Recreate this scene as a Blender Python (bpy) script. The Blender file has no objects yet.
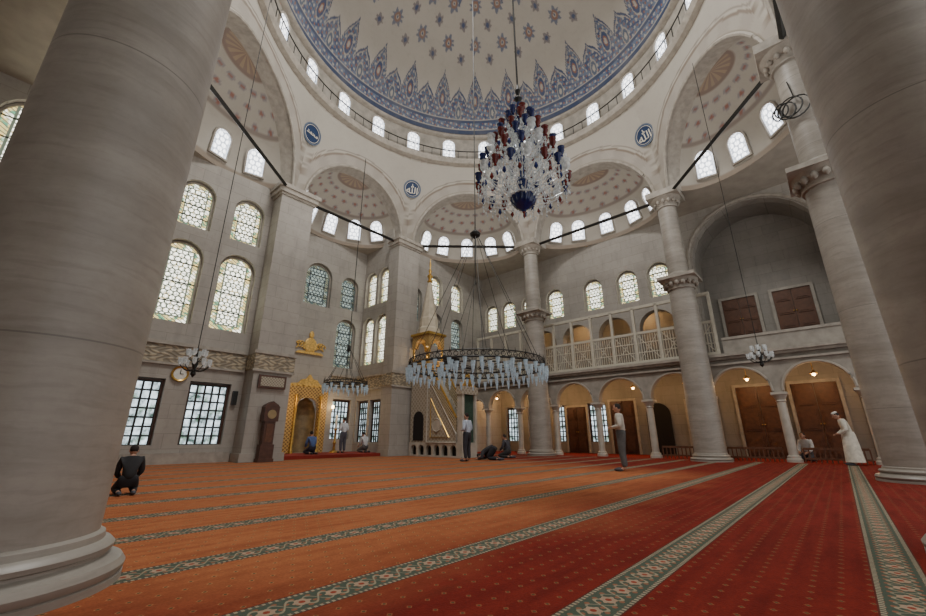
import bpy, math, random
import numpy as np
from mathutils import Vector, Matrix
random.seed(7)
scene=bpy.context.scene
COL=scene.collection
pi=math.pi

# ------------------------------------------------------------------ nodes
class X:
    def __init__(s,nt,k): s.nt=nt; s.k=k
    def op(s,o,b=None,c=None):
        n=s.nt.nodes.new('ShaderNodeMath'); n.operation=o
        s.nt.links.new(s.k,n.inputs[0])
        for i,v in ((1,b),(2,c)):
            if v is None: continue
            if isinstance(v,X): s.nt.links.new(v.k,n.inputs[i])
            else: n.inputs[i].default_value=v
        return X(s.nt,n.outputs[0])
    def __add__(s,b): return s.op('ADD',b)
    def __sub__(s,b): return s.op('SUBTRACT',b)
    def __mul__(s,b): return s.op('MULTIPLY',b)
    def fr(s): return s.op('FRACT')
    def ab(s): return s.op('ABSOLUTE')
    def lt(s,b): return s.op('LESS_THAN',b)
    def gt(s,b): return s.op('GREATER_THAN',b)
    def mn(s,b): return s.op('MINIMUM',b)
    def mx(s,b): return s.op('MAXIMUM',b)
def link(nt,v,sock):
    if isinstance(v,X): nt.links.new(v.k,sock)
    elif isinstance(v,(tuple,list)): sock.default_value=(v[0],v[1],v[2],1)
    else: sock.default_value=v
def mixc(nt,f,a,b):
    n=nt.nodes.new('ShaderNodeMix'); n.data_type='RGBA'
    link(nt,f,n.inputs[0]); link(nt,a,n.inputs[6]); link(nt,b,n.inputs[7])
    return X(nt,n.outputs[2])
def coords(nt,kind='Object'):
    t=nt.nodes.new('ShaderNodeTexCoord'); s=nt.nodes.new('ShaderNodeSeparateXYZ')
    nt.links.new(t.outputs[kind],s.inputs[0])
    return X(nt,t.outputs[kind]),X(nt,s.outputs[0]),X(nt,s.outputs[1]),X(nt,s.outputs[2])
def vec(nt,x,y,z=0.0):
    n=nt.nodes.new('ShaderNodeCombineXYZ'); 
    for i,v in enumerate((x,y,z)):
        if isinstance(v,X): nt.links.new(v.k,n.inputs[i])
        else: n.inputs[i].default_value=v
    return X(nt,n.outputs[0])
def noise(nt,v,scale,detail=4,rough=.55):
    n=nt.nodes.new('ShaderNodeTexNoise'); nt.links.new(v.k,n.inputs['Vector'])
    n.inputs['Scale'].default_value=scale; n.inputs['Detail'].default_value=detail; n.inputs['Roughness'].default_value=rough
    return X(nt,n.outputs[0])
def ramp(x,a,b):
    n=x.nt.nodes.new('ShaderNodeMapRange'); n.clamp=True
    x.nt.links.new(x.k,n.inputs[0]); n.inputs[1].default_value=a; n.inputs[2].default_value=b
    return X(x.nt,n.outputs[0])
def newmat(name):
    m=bpy.data.materials.new(name); m.use_nodes=True
    return m,m.node_tree,m.node_tree.nodes['Principled BSDF']
def sc(c,k): return tuple(min(1,x*k) for x in c)
def simple(name,col,rough=.6,metal=0,var=.2,ns=6,emis=0,alpha=1):
    m,nt,b=newmat(name)
    o,x,y,z=coords(nt)
    f=noise(nt,o,ns)
    c=mixc(nt,ramp(f,.3,.7),sc(col,1-var),sc(col,1+var))
    link(nt,c,b.inputs['Base Color'])
    b.inputs['Roughness'].default_value=rough; b.inputs['Metallic'].default_value=metal
    b.inputs['Alpha'].default_value=alpha
    if emis:
        link(nt,c,b.inputs['Emission Color']); b.inputs['Emission Strength'].default_value=emis
    return m
def bumpit(nt,b,h,strength=.3,dist=.02):
    n=nt.nodes.new('ShaderNodeBump'); n.inputs['Strength'].default_value=strength; n.inputs['Distance'].default_value=dist
    nt.links.new(h.k,n.inputs['Height']); nt.links.new(n.outputs[0],b.inputs['Normal'])

def mat_wall(name='ashlar_stone',k=1.0):
    m,nt,b=newmat(name); o,x,y,z=coords(nt)
    h=x+y
    br=nt.nodes.new('ShaderNodeTexBrick'); nt.links.new(vec(nt,h,z).k,br.inputs['Vector'])
    br.inputs['Scale'].default_value=1; br.inputs['Brick Width'].default_value=1.1; br.inputs['Row Height'].default_value=.48
    br.inputs['Mortar Size'].default_value=.008
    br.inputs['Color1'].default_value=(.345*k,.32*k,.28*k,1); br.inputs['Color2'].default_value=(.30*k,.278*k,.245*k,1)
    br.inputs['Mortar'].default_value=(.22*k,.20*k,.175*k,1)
    n1=noise(nt,o,.9,5); n2=noise(nt,o,5,6,.65); n3=noise(nt,vec(nt,h*1.5,z*.35),1.6,5,.6)
    c=mixc(nt,ramp(n1,.35,.7)*.4,X(nt,br.outputs[0]),(.44*k,.41*k,.365*k))
    c=mixc(nt,ramp(n2,.5,.75)*.35,c,(.21*k,.19*k,.165*k))
    c=mixc(nt,ramp(n3,.52,.72)*.35,c,(.20*k,.185*k,.165*k))
    link(nt,c,b.inputs['Base Color']); b.inputs['Roughness'].default_value=.7
    bumpit(nt,b,X(nt,br.outputs[1])*-1.0,.25,.01)
    return m
def mat_marble():
    m,nt,b=newmat('column_marble'); o,x,y,z=coords(nt)
    w=noise(nt,o,.8,4)
    band=noise(nt,vec(nt,x*.4,y*.4,z*2.6+w*1.2),1.6,6,.6)
    fine=noise(nt,vec(nt,x*1.0,y*1.0,z*9+w*2.0),2.5,5)
    blot=noise(nt,o,1.6,5,.55); grain=noise(nt,o,14,4,.7)
    c=mixc(nt,ramp(band,.32,.68),(.25,.225,.19),(.36,.33,.285))
    c=mixc(nt,ramp(fine,.52,.75)*.5,c,(.19,.165,.14))
    c=mixc(nt,ramp(blot,.50,.8)*.45,c,(.20,.19,.175))
    c=mixc(nt,ramp(grain,.45,.8)*.25,c,(.17,.15,.13))
    j=(z*.46+.35).fr().lt(.005)
    c=mixc(nt,j*.7,c,(.13,.115,.10))
    link(nt,c,b.inputs['Base Color']); b.inputs['Roughness'].default_value=.42
    bumpit(nt,b,fine,.10,.01)
    return m
def mat_vcol(name,rough=.8):
    m,nt,b=newmat(name)
    a=nt.nodes.new('ShaderNodeVertexColor'); a.layer_name='paint'
    o,x,y,z=coords(nt); n=noise(nt,o,.8,5); n2=noise(nt,o,3.5,5,.7)
    c=mixc(nt,ramp(n,.4,.75)*.25,X(nt,a.outputs[0]),(.30,.28,.245))
    c=mixc(nt,ramp(n2,.5,.8)*.2,c,(.23,.21,.19))
    link(nt,c,b.inputs['Base Color']); b.inputs['Roughness'].default_value=rough
    return m
def mat_carpet():
    m,nt,b=newmat('prayer_carpet'); o,x,y,z=coords(nt)
    P=1.225
    q=((y+7.49)*(1/P)+.5).fr()-.5
    sd=q*P; d=sd.ab()
    big=noise(nt,o,.55,4); fine=noise(nt,o,60,3); mid=noise(nt,vec(nt,x*.5,y*3),2.2,4); tuft=noise(nt,o,9,4,.7)
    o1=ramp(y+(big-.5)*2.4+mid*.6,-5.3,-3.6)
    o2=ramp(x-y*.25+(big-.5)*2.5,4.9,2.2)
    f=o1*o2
    base=mixc(nt,f,(.20,.022,.014),(.44,.155,.062))  # sheen of the pile nap put into the colour, orange over red
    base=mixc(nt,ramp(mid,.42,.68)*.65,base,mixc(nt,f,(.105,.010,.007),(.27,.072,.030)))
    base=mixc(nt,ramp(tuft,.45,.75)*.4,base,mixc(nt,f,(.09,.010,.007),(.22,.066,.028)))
    base=mixc(nt,ramp(fine,.3,.8)*.35,base,(.05,.010,.007))
    s=.13
    ri=(y*(1/s)).op('FLOOR'); sh=(ri*.5).fr()
    cx=((x*(1/s)+sh).fr()-.5); cy=((y*(1/s)).fr()-.5)
    dd=(cx*cx+cy*cy).op('SQRT'); di=cx.ab()+cy.ab()
    base=mixc(nt,di.lt(.15)*.6,base,mixc(nt,f,(.33,.13,.055),(.50,.27,.12)))
    base=mixc(nt,dd.lt(.07),base,(.08,.06,.03))
    ins=d.lt(.135)
    px=(x*(1/.19)).fr()-.5
    fx=px*.19
    flower=((fx*fx+sd*sd).op('SQRT')-((fx*90.0).op('SINE')*(sd*90.0).op('COSINE')).ab()*.014).lt(.040)
    leaf=(((x*33.07).op('SINE')*.06-sd).ab()).lt(.010)
    leaf2=(((x*33.07).op('SINE')*-.06-sd).ab()).lt(.008)
    spot=(((x*66.1).op('SINE')*((sd*70.0).op('SINE')))).gt(.55)
    bc=mixc(nt,spot,(.075,.095,.07),(.28,.12,.07))
    bc=mixc(nt,leaf,bc,(.32,.27,.18))
    bc=mixc(nt,leaf2,bc,(.26,.23,.16))
    bc=mixc(nt,flower,bc,(.40,.28,.19))
    bc=mixc(nt,(fx*fx+sd*sd).op('SQRT').lt(.018),bc,(.28,.05,.03))
    edge=d.gt(.102); dots=(x*(1/.035)).fr().lt(.5)
    bc=mixc(nt,edge,bc,mixc(nt,dots,(.10,.10,.08),(.36,.30,.20)))
    bc=mixc(nt,d.gt(.126),bc,(.10,.025,.018))
    bc=mixc(nt,ramp(tuft,.4,.75)*.35,bc,(.07,.06,.04))
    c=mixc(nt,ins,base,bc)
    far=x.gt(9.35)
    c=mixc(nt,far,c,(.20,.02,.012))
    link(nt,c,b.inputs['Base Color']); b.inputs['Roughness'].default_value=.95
    b.inputs['Specular IOR Level'].default_value=.1
    bumpit(nt,b,fine,.5,.01)
    return m
def mat_stained(name,bright,dark,strength,cell=.17,tints=((.08,.20,.12),(.48,.36,.14)),bw=.17):
    m,nt,b=newmat(name); o,x,y,z=coords(nt); u,ux,uy,uz=coords(nt,'UV')
    s=cell
    rz=z*(1/(s*.87)); row=rz.op('FLOOR'); sh=(row*.5).fr()
    cx=(x*(1/s)+sh).fr()-.5; cz=(rz.fr()-.5)*.87
    d=(cx*cx+cz*cz).op('SQRT')
    circ=d.lt(.40)
    ed=(ux.mn(ux*-1.0+1.0)).mn(uy.mn(uy*-1.0+1.0)*2.2)
    border=ed.lt(bw); line=(ed-bw-.01).ab().lt(.02); rim=ed.lt(.03)
    nz=noise(nt,o,5,2); n2=noise(nt,o,3.1,3)
    tint=mixc(nt,ramp(nz,.40,.50),tints[0],tints[1])
    tint=mixc(nt,ramp(n2,.50,.58)*.8,tint,bright)
    scroll=((x*26.0).op('SINE')*(z*15.0).op('SINE')+(n2-.5)*2.0).ab()
    c=mixc(nt,circ,dark,bright)
    c=mixc(nt,scroll.lt(.20)*.7,c,mixc(nt,ramp(nz,.5,.56),dark,tint))
    c=mixc(nt,border,c,mixc(nt,(z*8.0+x*5.0).fr().lt(.74),dark,tint))
    c=mixc(nt,line,c,dark); c=mixc(nt,rim,c,dark)
    em=nt.nodes.new('ShaderNodeEmission'); link(nt,c,em.inputs[0]); em.inputs[1].default_value=strength
    nt.links.new(em.outputs[0],nt.nodes['Material Output'].inputs[0])
    return m
def mat_pane():
    m,nt,b=newmat('daylight_pane'); o,x,y,z=coords(nt)
    n=noise(nt,o,1.7,4,.7); g=noise(nt,vec(nt,x,y,z*.5),4.5,3)
    c=mixc(nt,ramp(n,.38,.58),(.05,.08,.07),(.75,.88,.95))
    c=mixc(nt,ramp(g,.55,.62)*.6,c,(.12,.20,.12))
    em=nt.nodes.new('ShaderNodeEmission'); link(nt,c,em.inputs[0]); em.inputs[1].default_value=2.2
    nt.links.new(em.outputs[0],nt.nodes['Material Output'].inputs[0]); return m
def mat_frieze():
    m,nt,b=newmat('gilded_frieze'); o,x,y,z=coords(nt); h=x+y
    a=(h*16.0+(z*21.0).op('SINE')*1.6).op('SINE')*(z*27.0+(h*9.0).op('SINE')*1.5).op('SINE')
    c=mixc(nt,ramp(a,-.1,.3),(.20,.17,.12),(.38,.32,.22))
    link(nt,c,b.inputs['Base Color']); b.inputs['Roughness'].default_value=.5
    bumpit(nt,b,a,.5,.02); return m
def mat_lattice(name,c1,c2,s=.09):
    m,nt,b=newmat(name); o,x,y,z=coords(nt); h=x+y
    a=((h+z)*(1/s)).fr().lt(.3); d=((h-z)*(1/s)).fr().lt(.3)
    c=mixc(nt,a.mx(d),c1,c2); link(nt,c,b.inputs['Base Color']); b.inputs['Roughness'].default_value=.5
    return m

WALL=mat_wall(); WALLD=mat_wall('shaded_stone',.72); MARBLE=mat_marble(); CARPET=mat_carpet()  # shaded stone: ashlar copy with gallery shade put into its darker colour
PAINT=mat_vcol('painted_plaster'); FRIEZE=mat_frieze()
PLASTER=simple('pale_plaster',(.38,.345,.29),.8,0,.12,2)
ARCST=simple('grey_arcade_stone',(.30,.275,.235),.7,0,.22,2.5)
TRIM=simple('carved_stone_trim',(.33,.30,.255),.65,0,.2,4)
CARVED=mat_lattice('carved_marble',(.27,.23,.17),(.40,.36,.29),.22)
WHITEM=simple('white_marble',(.43,.40,.34),.45,0,.15,3)
GOLD=simple('gilding',(.55,.34,.09),.32,.85,.25,9)
GOLDL=simple('lit_gilding',(.55,.34,.09),.4,.4,.4,10,.12)  # same gilding with a slight self-glow standing in for lamplight on it
IRON=simple('dark_iron',(.03,.03,.028),.5,.6,.2,8)
WOOD=simple('dark_brown_wood',(.075,.030,.018),.45,0,.3,7)
WOODL=simple('warm_wood',(.11,.045,.022),.5,0,.3,7)
CREAM=simple('cream_paint',(.52,.49,.40),.5,0,.1,5)
REDC=simple('red_carpet',(.22,.02,.012),.95,0,.2,20)
BLUEG=simple('cobalt_glass',(.008,.018,.12),.08,0,.3,5)
REDG=simple('ruby_glass',(.14,.010,.008),.08,0,.3,5)
CRYST=simple('clear_crystal',(.66,.70,.70),.06,.15,.3,15,.08,.6)
LAMPG=simple('oil_lamp_glass',(.42,.54,.62),.1,.0,.25,15,.12,.85)
BLACK=simple('black_plastic',(.012,.012,.014),.4,0,.1,5)
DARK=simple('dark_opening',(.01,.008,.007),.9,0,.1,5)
BULB=simple('warm_bulb',(1,.72,.35),.5,0,.02,5,14)
SKIN=simple('skin',(.45,.25,.17),.6,0,.08,9)
DISC=simple('deep_blue_roundel',(.010,.030,.085),.5,0,.15,6)
SILV=simple('pale_gold_script',(.62,.58,.48),.4,.0,.1,6)
RIMB=simple('roundel_border',(.10,.13,.18),.5,.0,.1,6)
ST_B=mat_stained('stained_glass_bright',(1,.98,.84),(.06,.07,.05),3.4,.19)
ST_D=mat_stained('stained_glass_dull',(.50,.60,.54),(.06,.07,.075),.95,.2,((.10,.17,.16),(.30,.30,.20)))
ST_C=mat_stained('clear_leaded_glass',(1,1,1),(.30,.32,.36),4.4,.24,((.5,.6,.7),(.7,.7,.7)),.08)
PANE=mat_pane()
FACE=simple('clock_face',(.7,.68,.6),.4,0,.05,3)

# ------------------------------------------------------------------ mesh builder
class MB:
    def __init__(s): s.v=[]; s.f=[]; s.m=[]
    def add(s,v,f,m=0):
        n=len(s.v); s.v+=[tuple(p) for p in v]; s.f+=[tuple(i+n for i in q) for q in f]; s.m+=[m]*len(f); return s
    def box(s,x0,x1,y0,y1,z0,z1,m=0):
        v=[(x,y,z) for z in (z0,z1) for y in (y0,y1) for x in (x0,x1)]
        return s.add(v,[(0,2,3,1),(4,5,7,6),(0,1,5,4),(2,6,7,3),(0,4,6,2),(1,3,7,5)],m)
    def lathe(s,prof,seg=24,c=(0,0,0),m=0,a0=0,a1=2*pi,cap=True):
        full=abs(a1-a0-2*pi)<1e-6; n=seg if full else seg+1
        v=[];f=[]
        for r,z in prof:
            for i in range(n):
                a=a0+(a1-a0)*i/seg; v.append((c[0]+r*math.cos(a),c[1]+r*math.sin(a),c[2]+z))
        for j in range(len(prof)-1):
            for i in range(seg):
                i2=(i+1)%n if full else i+1
                f.append((j*n+i,j*n+i2,(j+1)*n+i2,(j+1)*n+i))
        if cap and full:
            if prof[0][0]>1e-4: f.append(tuple(reversed(range(n))))
            if prof[-1][0]>1e-4: f.append(tuple((len(prof)-1)*n+i for i in range(n)))
        return s.add(v,f,m)
    def tube(s,pts,r,seg=6,m=0,closed=False):
        pts=[Vector(p) for p in pts]; n=len(pts); v=[];f=[]
        rr=r if isinstance(r,(list,tuple)) else [r]*n
        for i,p in enumerate(pts):
            if closed: t=pts[(i+1)%n]-pts[i-1]
            else: t=pts[min(i+1,n-1)]-pts[max(i-1,0)]
            t.normalize(); up=Vector((0,0,1)) if abs(t.z)<.9 else Vector((0,1,0))
            a=t.cross(up).normalized(); b=t.cross(a)
            for k in range(seg):
                q=2*pi*k/seg; v.append(p+(a*math.cos(q)+b*math.sin(q))*rr[i])
        for i in range(n if closed else n-1):
            j=(i+1)%n
            for k in range(seg):
                k2=(k+1)%seg; f.append((i*seg+k,i*seg+k2,j*seg+k2,j*seg+k))
        if not closed:
            f.append(tuple(reversed(range(seg)))); f.append(tuple((n-1)*seg+k for k in range(seg)))
        return s.add(v,f,m)
    def ball(s,c,rx,ry=None,rz=None,m=0,seg=12,rings=8):
        ry=ry or rx; rz=rz or rx
        prof=[(math.sin(pi*j/rings),-math.cos(pi*j/rings)) for j in range(rings+1)]
        v=[];f=[]
        for r,z in prof:
            for i in range(seg):
                a=2*pi*i/seg; v.append((c[0]+rx*r*math.cos(a),c[1]+ry*r*math.sin(a),c[2]+rz*z))
        for j in range(rings):
            for i in range(seg):
                i2=(i+1)%seg; f.append((j*seg+i,j*seg+i2,(j+1)*seg+i2,(j+1)*seg+i))
        return s.add(v,f,m)
    def prism(s,poly,y0,y1,m=0):
        n=len(poly); v=[(p[0],y0,p[1]) for p in poly]+[(p[0],y1,p[1]) for p in poly]
        f=[tuple(range(n)),tuple(reversed(range(n,2*n)))]
        f+=[(i,i+n,(i+1)%n+n,(i+1)%n) for i in range(n)]
        return s.add(v,f,m)
    def prismx(s,poly,x0,x1,m=0):
        n=len(poly); v=[(x0,p[0],p[1]) for p in poly]+[(x1,p[0],p[1]) for p in poly]
        f=[tuple(reversed(range(n))),tuple(range(n,2*n))]
        f+=[(i,(i+1)%n,(i+1)%n+n,i+n) for i in range(n)]
        return s.add(v,f,m)
    def mesh(s,name,mats,smooth=False):
        me=bpy.data.meshes.new(name); me.from_pydata(s.v,[],s.f)
        for k in mats: me.materials.append(k)
        me.polygons.foreach_set('material_index',s.m)
        if smooth:
            me.polygons.foreach_set('use_smooth',[True]*len(me.polygons))
            try: me.set_sharp_from_angle(angle=math.radians(40))
            except Exception: pass
        me.update(); return me
def ob(name,mb,mats,loc=(0,0,0),rot=0,parent=None,label=None,cat=None,kind=None,group=None,smooth=False):
    if mb is None: me=None
    elif isinstance(mb,MB): me=mb.mesh(name,mats if isinstance(mats,(list,tuple)) else [mats],smooth)
    else: me=mb
    o=bpy.data.objects.new(name,me); COL.objects.link(o)
    o.location=loc
    if rot: o.rotation_euler=(0,0,rot)
    if parent: o.parent=parent
    if label: o['label']=label
    if cat: o['category']=cat
    if kind: o['kind']=kind
    if group: o['group']=group
    return o
def struct(name,mb,mats,label,smooth=False,loc=(0,0,0),rot=0):
    return ob(name,mb,mats,loc,rot,None,label,name.split('_')[0],'structure',None,smooth)

# ------------------------------------------------------------------ windows / walls
WN=[0]; TN=[0]; DN=[0]
def tname(): TN[0]+=1; return 'trim_%d'%TN[0]
def outline(w,h,arched=True,n=12):
    if not arched: return [(-w/2,0),(w/2,0),(w/2,h),(-w/2,h)]
    r=w/2; p=[(-r,0),(r,0)]
    for i in range(n+1):
        a=pi*i/n; p.append((r*math.cos(a),h-r+r*math.sin(a)*1.0))
    return p
CACHE={}
def window(loc,theta,w,h,kind,label,matrix=None):
    key=(round(w,2),round(h,2),kind)
    arched=kind!='ground'
    if key not in CACHE:
        o1=outline(w+.14,h+.14,arched); o1=[(a,b-.07) for a,b in o1]; o2=outline(w,h,arched)
        n=len(o1); mb=MB()
        v=[(a,-.05,b) for a,b in o1]+[(a,-.05,b) for a,b in o2]+[(a,.06,b) for a,b in o2]+[(a,.06,b) for a,b in o1]
        f=[]
        for i in range(n):
            j=(i+1)%n
            f+=[(i,j,n+j,n+i),(n+i,n+j,2*n+j,2*n+i),(i,3*n+i,3*n+j,j)]
        mb.add(v,f)
        fm=mb.mesh('window_frame',[WOOD if kind=='ground' else TRIM])
        gm=MB().add([(a,.02,b) for a,b in o2],[tuple(range(len(o2)))]).mesh('glass',[{'b':ST_B,'d':ST_D,'c':ST_C,'ground':PANE}[kind]])
        uv=gm.uv_layers.new(name='UVMap')
        for lp in gm.loops:
            co=gm.vertices[lp.vertex_index].co; uv.data[lp.index].uv=((co.x+w/2)/w,co.z/h)
        gr=None
        if kind=='ground':
            g=MB()
            for i in range(0,6): x=-w/2+w*i/5; g.box(x-.028,x+.028,-.05,0,0,h)
            for i in range(0,8): z=h*i/7; g.box(-w/2,w/2,-.055,-.01,z-.026,z+.026)
            gr=g.mesh('grille',[IRON])
        elif h>1.6:
            g=MB()
            for i in range(1,4): z=h*i/4; g.box(-w/2*.97,w/2*.97,-.02,.0,z-.02,z+.02)
            gr=g.mesh('glazing_bars',[IRON])
        CACHE[key]=(fm,gm,gr)
    fm,gm,gr=CACHE[key]
    WN[0]+=1
    o=ob('window_%d'%WN[0],fm,None,loc,theta,None,label,'window','structure')
    if matrix is not None: o.matrix_world=matrix
    ob('glass',gm,None,parent=o)
    if gr: ob('grille' if kind=='ground' else 'glazing_bars',gr,None,parent=o)
    return o
def boolcut(me,cut):
    a=bpy.data.objects.new('a',me); b=bpy.data.objects.new('b',cut); COL.objects.link(a); COL.objects.link(b)
    md=a.modifiers.new('b','BOOLEAN'); md.operation='DIFFERENCE'; md.solver='EXACT'; md.object=b
    dg=bpy.context.evaluated_depsgraph_get(); r=bpy.data.meshes.new_from_object(a.evaluated_get(dg))
    bpy.data.objects.remove(a); bpy.data.objects.remove(b)
    return r
def wall(name,org,theta,l0,l1,th,z0,z1,wins,label,mat=None):
    mat=mat or WALL
    mb=MB().box(l0,l1,0,th,z0,z1); me=mb.mesh(name,[mat])
    cut=MB()
    ct,st=math.cos(theta),math.sin(theta)
    for cx,wz,w,h,k,dep in wins:
        ar=k not in('ground','rect')
        poly=[(a+cx,b+wz) for a,b in outline(w,h,ar)]
        cut.prism(poly,-.1,dep if k not in('hole','rect') else th+.1)
    if wins: me=boolcut(me,cut.mesh('c',[mat]))
    o=struct(name,me,None,label,loc=(org[0],org[1],0),rot=theta)
    for cx,wz,w,h,k,dep in wins:
        if k in('hole','rect'): continue
        ly=dep-.08
        p=(org[0]+cx*ct-ly*st,org[1]+cx*st+ly*ct,wz+.0)
        lb={'b':'bright arched stained glass window with coloured border and tracery','d':'dim arched leaded window with grey-green roundels',
            'c':'small arched clear window','ground':'rectangular window with dark iron grille in stone wall'}[k]
        window(p,theta,w-.14,h-.1,k,lb)
    return o
TOP=11.42
R90=-pi/2
q_left=[(-4.15,8.5,1.2,2.0,'b',.32),(-6.05,8.5,1.2,2.0,'b',.32),(-8.0,8.5,1.2,2.0,'b',.32),(-10.5,8.1,1.9,2.9,'b',.32),
 (-4.2,4.75,1.35,3.15,'b',.32),(-6.1,4.75,1.35,3.15,'b',.32),(-8.0,4.75,1.35,3.15,'b',.32),
 (-4.38,.6,1.35,2.15,'ground',.3),(-6.45,.6,1.35,2.15,'ground',.3),(-9.0,.6,1.4,2.15,'ground',.3)]
wall('wall_qibla_left',(0,9.3),0,-12.4,-2.31,.5,0,TOP,q_left,'grey ashlar stone wall with stained glass windows')
q_right=[(6.9,8.5,1.1,1.9,'b',.32),(8.8,8.5,1.1,1.9,'b',.32),(6.9,6.0,1.1,2.0,'d',.32),(8.8,6.0,1.1,2.0,'d',.32),(5.3,7.2,.9,2.0,'d',.32)]
wall('wall_qibla_right',(0,9.3),0,4.01,13.7,.5,0,TOP,q_right,'grey stone wall with tall arched windows beside the pulpit')
apse_b=[(.55,7.5,1.5,2.4,'d',.3),(2.45,7.7,1.1,1.9,'d',.3),(-1.4,7.7,1.1,1.9,'d',.3),(2.45,4.4,1.2,2.7,'d',.3),(-1.4,4.4,1.2,2.7,'d',.3),
 (2.6,.75,1.1,2.0,'ground',.3),(-1.6,.75,1.1,2.0,'ground',.3),(.6,.14,1.1,2.6,'hole',.3)]
wall('wall_apse_back',(0,11.8),0,-2.9,4.0,.5,0,13,apse_b,'stone back wall of the prayer niche recess')
ap_s=[(-9.95,7.95,1.0,2.1,'b',.3),(-11.15,7.95,1.0,2.1,'b',.3),(-9.95,4.6,1.0,2.7,'b',.3),(-11.15,4.6,1.0,2.7,'b',.3),(-9.95,.6,1.0,2.1,'ground',.3),(-11.15,.6,1.0,2.1,'ground',.3)]
wall('wall_apse_right',(3.4,0),R90,-11.79,-9.31,.6,0,13,ap_s,'stone side wall of the niche recess with paired windows')
wall('wall_apse_left',(-2.3,0),pi/2,9.31,11.79,.6,0,13,[],'stone side wall of the niche recess')
r_up=[(-1.3,7.55,1.1,1.8,'b',.32),(.6,7.55,1.1,1.8,'b',.32),(2.2,7.55,1.1,1.8,'b',.32),(-3.7,7.55,1.1,1.8,'b',.32),(-5.5,7.55,1.1,1.8,'b',.32),(-7.1,7.55,1.1,1.8,'b',.32),(-8.5,7.55,1.0,1.8,'b',.32),
 (6.2,4.0,4.8,7.2,'hole',.3),(-4.6,4.0,1.7,2.9,'hole',.3),(-2.5,4.0,1.7,2.9,'hole',.3),(-.35,4.0,1.7,2.9,'hole',.3),(1.8,4.0,1.7,2.9,'hole',.3)]
wall('wall_right_upper',(11.3,0),R90,-9.29,13,.5,4.12,TOP,r_up,'upper gallery stone wall with arched windows and a large arched recess')
r_lo=[(-4.8,.6,1.1,2.1,'ground',.3),(-8.3,.6,1.2,2.1,'ground',.3),(-6.6,.6,1.2,2.1,'ground',.3),(-2.6,.6,1.1,2.1,'ground',.3)]
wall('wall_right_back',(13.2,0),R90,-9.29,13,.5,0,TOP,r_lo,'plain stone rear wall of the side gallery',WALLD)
wall('wall_left',(-11.8,0),pi/2,-13,9.29,.5,0,TOP,[(7.2,7.6,1.6,2.8,'b',.3),(4.4,7.6,1.6,2.8,'b',.3)],'grey stone side wall')

struct('floor',MB().box(-14,14,-14,12.6,-.12,0),CARPET,'red prayer carpet with nap sheen painted orange and green floral border bands')
struct('floor',MB().box(-2.28,3.38,8.95,11.78,.005,.14),REDC,'raised red carpeted step before the prayer niche')
struct('floor',MB().box(9.9,13.19,-13,9.28,3.86,4.1),[PLASTER],'upper gallery floor slab')

# ------------------------------------------------------------------ dome baldachin
V=[(-2.6,8.8),(3.95,8.8),(8.8,3.64),(8.8,-3.64),(3.3,-8.45),(-4.27,-8.45),(-9.1,-3.6),(-8.78,3.64)]
V=[Vector(p) for p in V]
ZS=11.4; ZR=16.4; RR=8.3
def pend_r(ro,z):
    f=min(1,max(0,(z-ZS)/(ZR-ZS)))**1.7
    return ro-(ro-RR)*f
def setcol(me,cols):
    a=me.color_attributes.new('paint','FLOAT_COLOR','POINT')
    arr=np.ones((len(me.vertices),4),dtype=np.float32); arr[:,:3]=cols; a.data.foreach_set('color',arr.ravel())
CRM=np.array([.41,.38,.325])
sides=[]
for k in range(8):
    a,b=V[k],V[(k+1)%8]
    T=(b-a).normalized(); half=(b-a).length/2; M=(a+b)/2
    Nn=Vector((-T.y,T.x)); 
    if Nn.dot(M)<0: Nn=-Nn
    ra=half-.38
    dep={0:2.38,2:1.88}.get(k,2.1)
    sides.append((a,b,T,Nn,M,half,ra,dep))
pv=[];pf=[];pc=[]
NS=40; NA=56
ceil_in=[]
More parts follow.
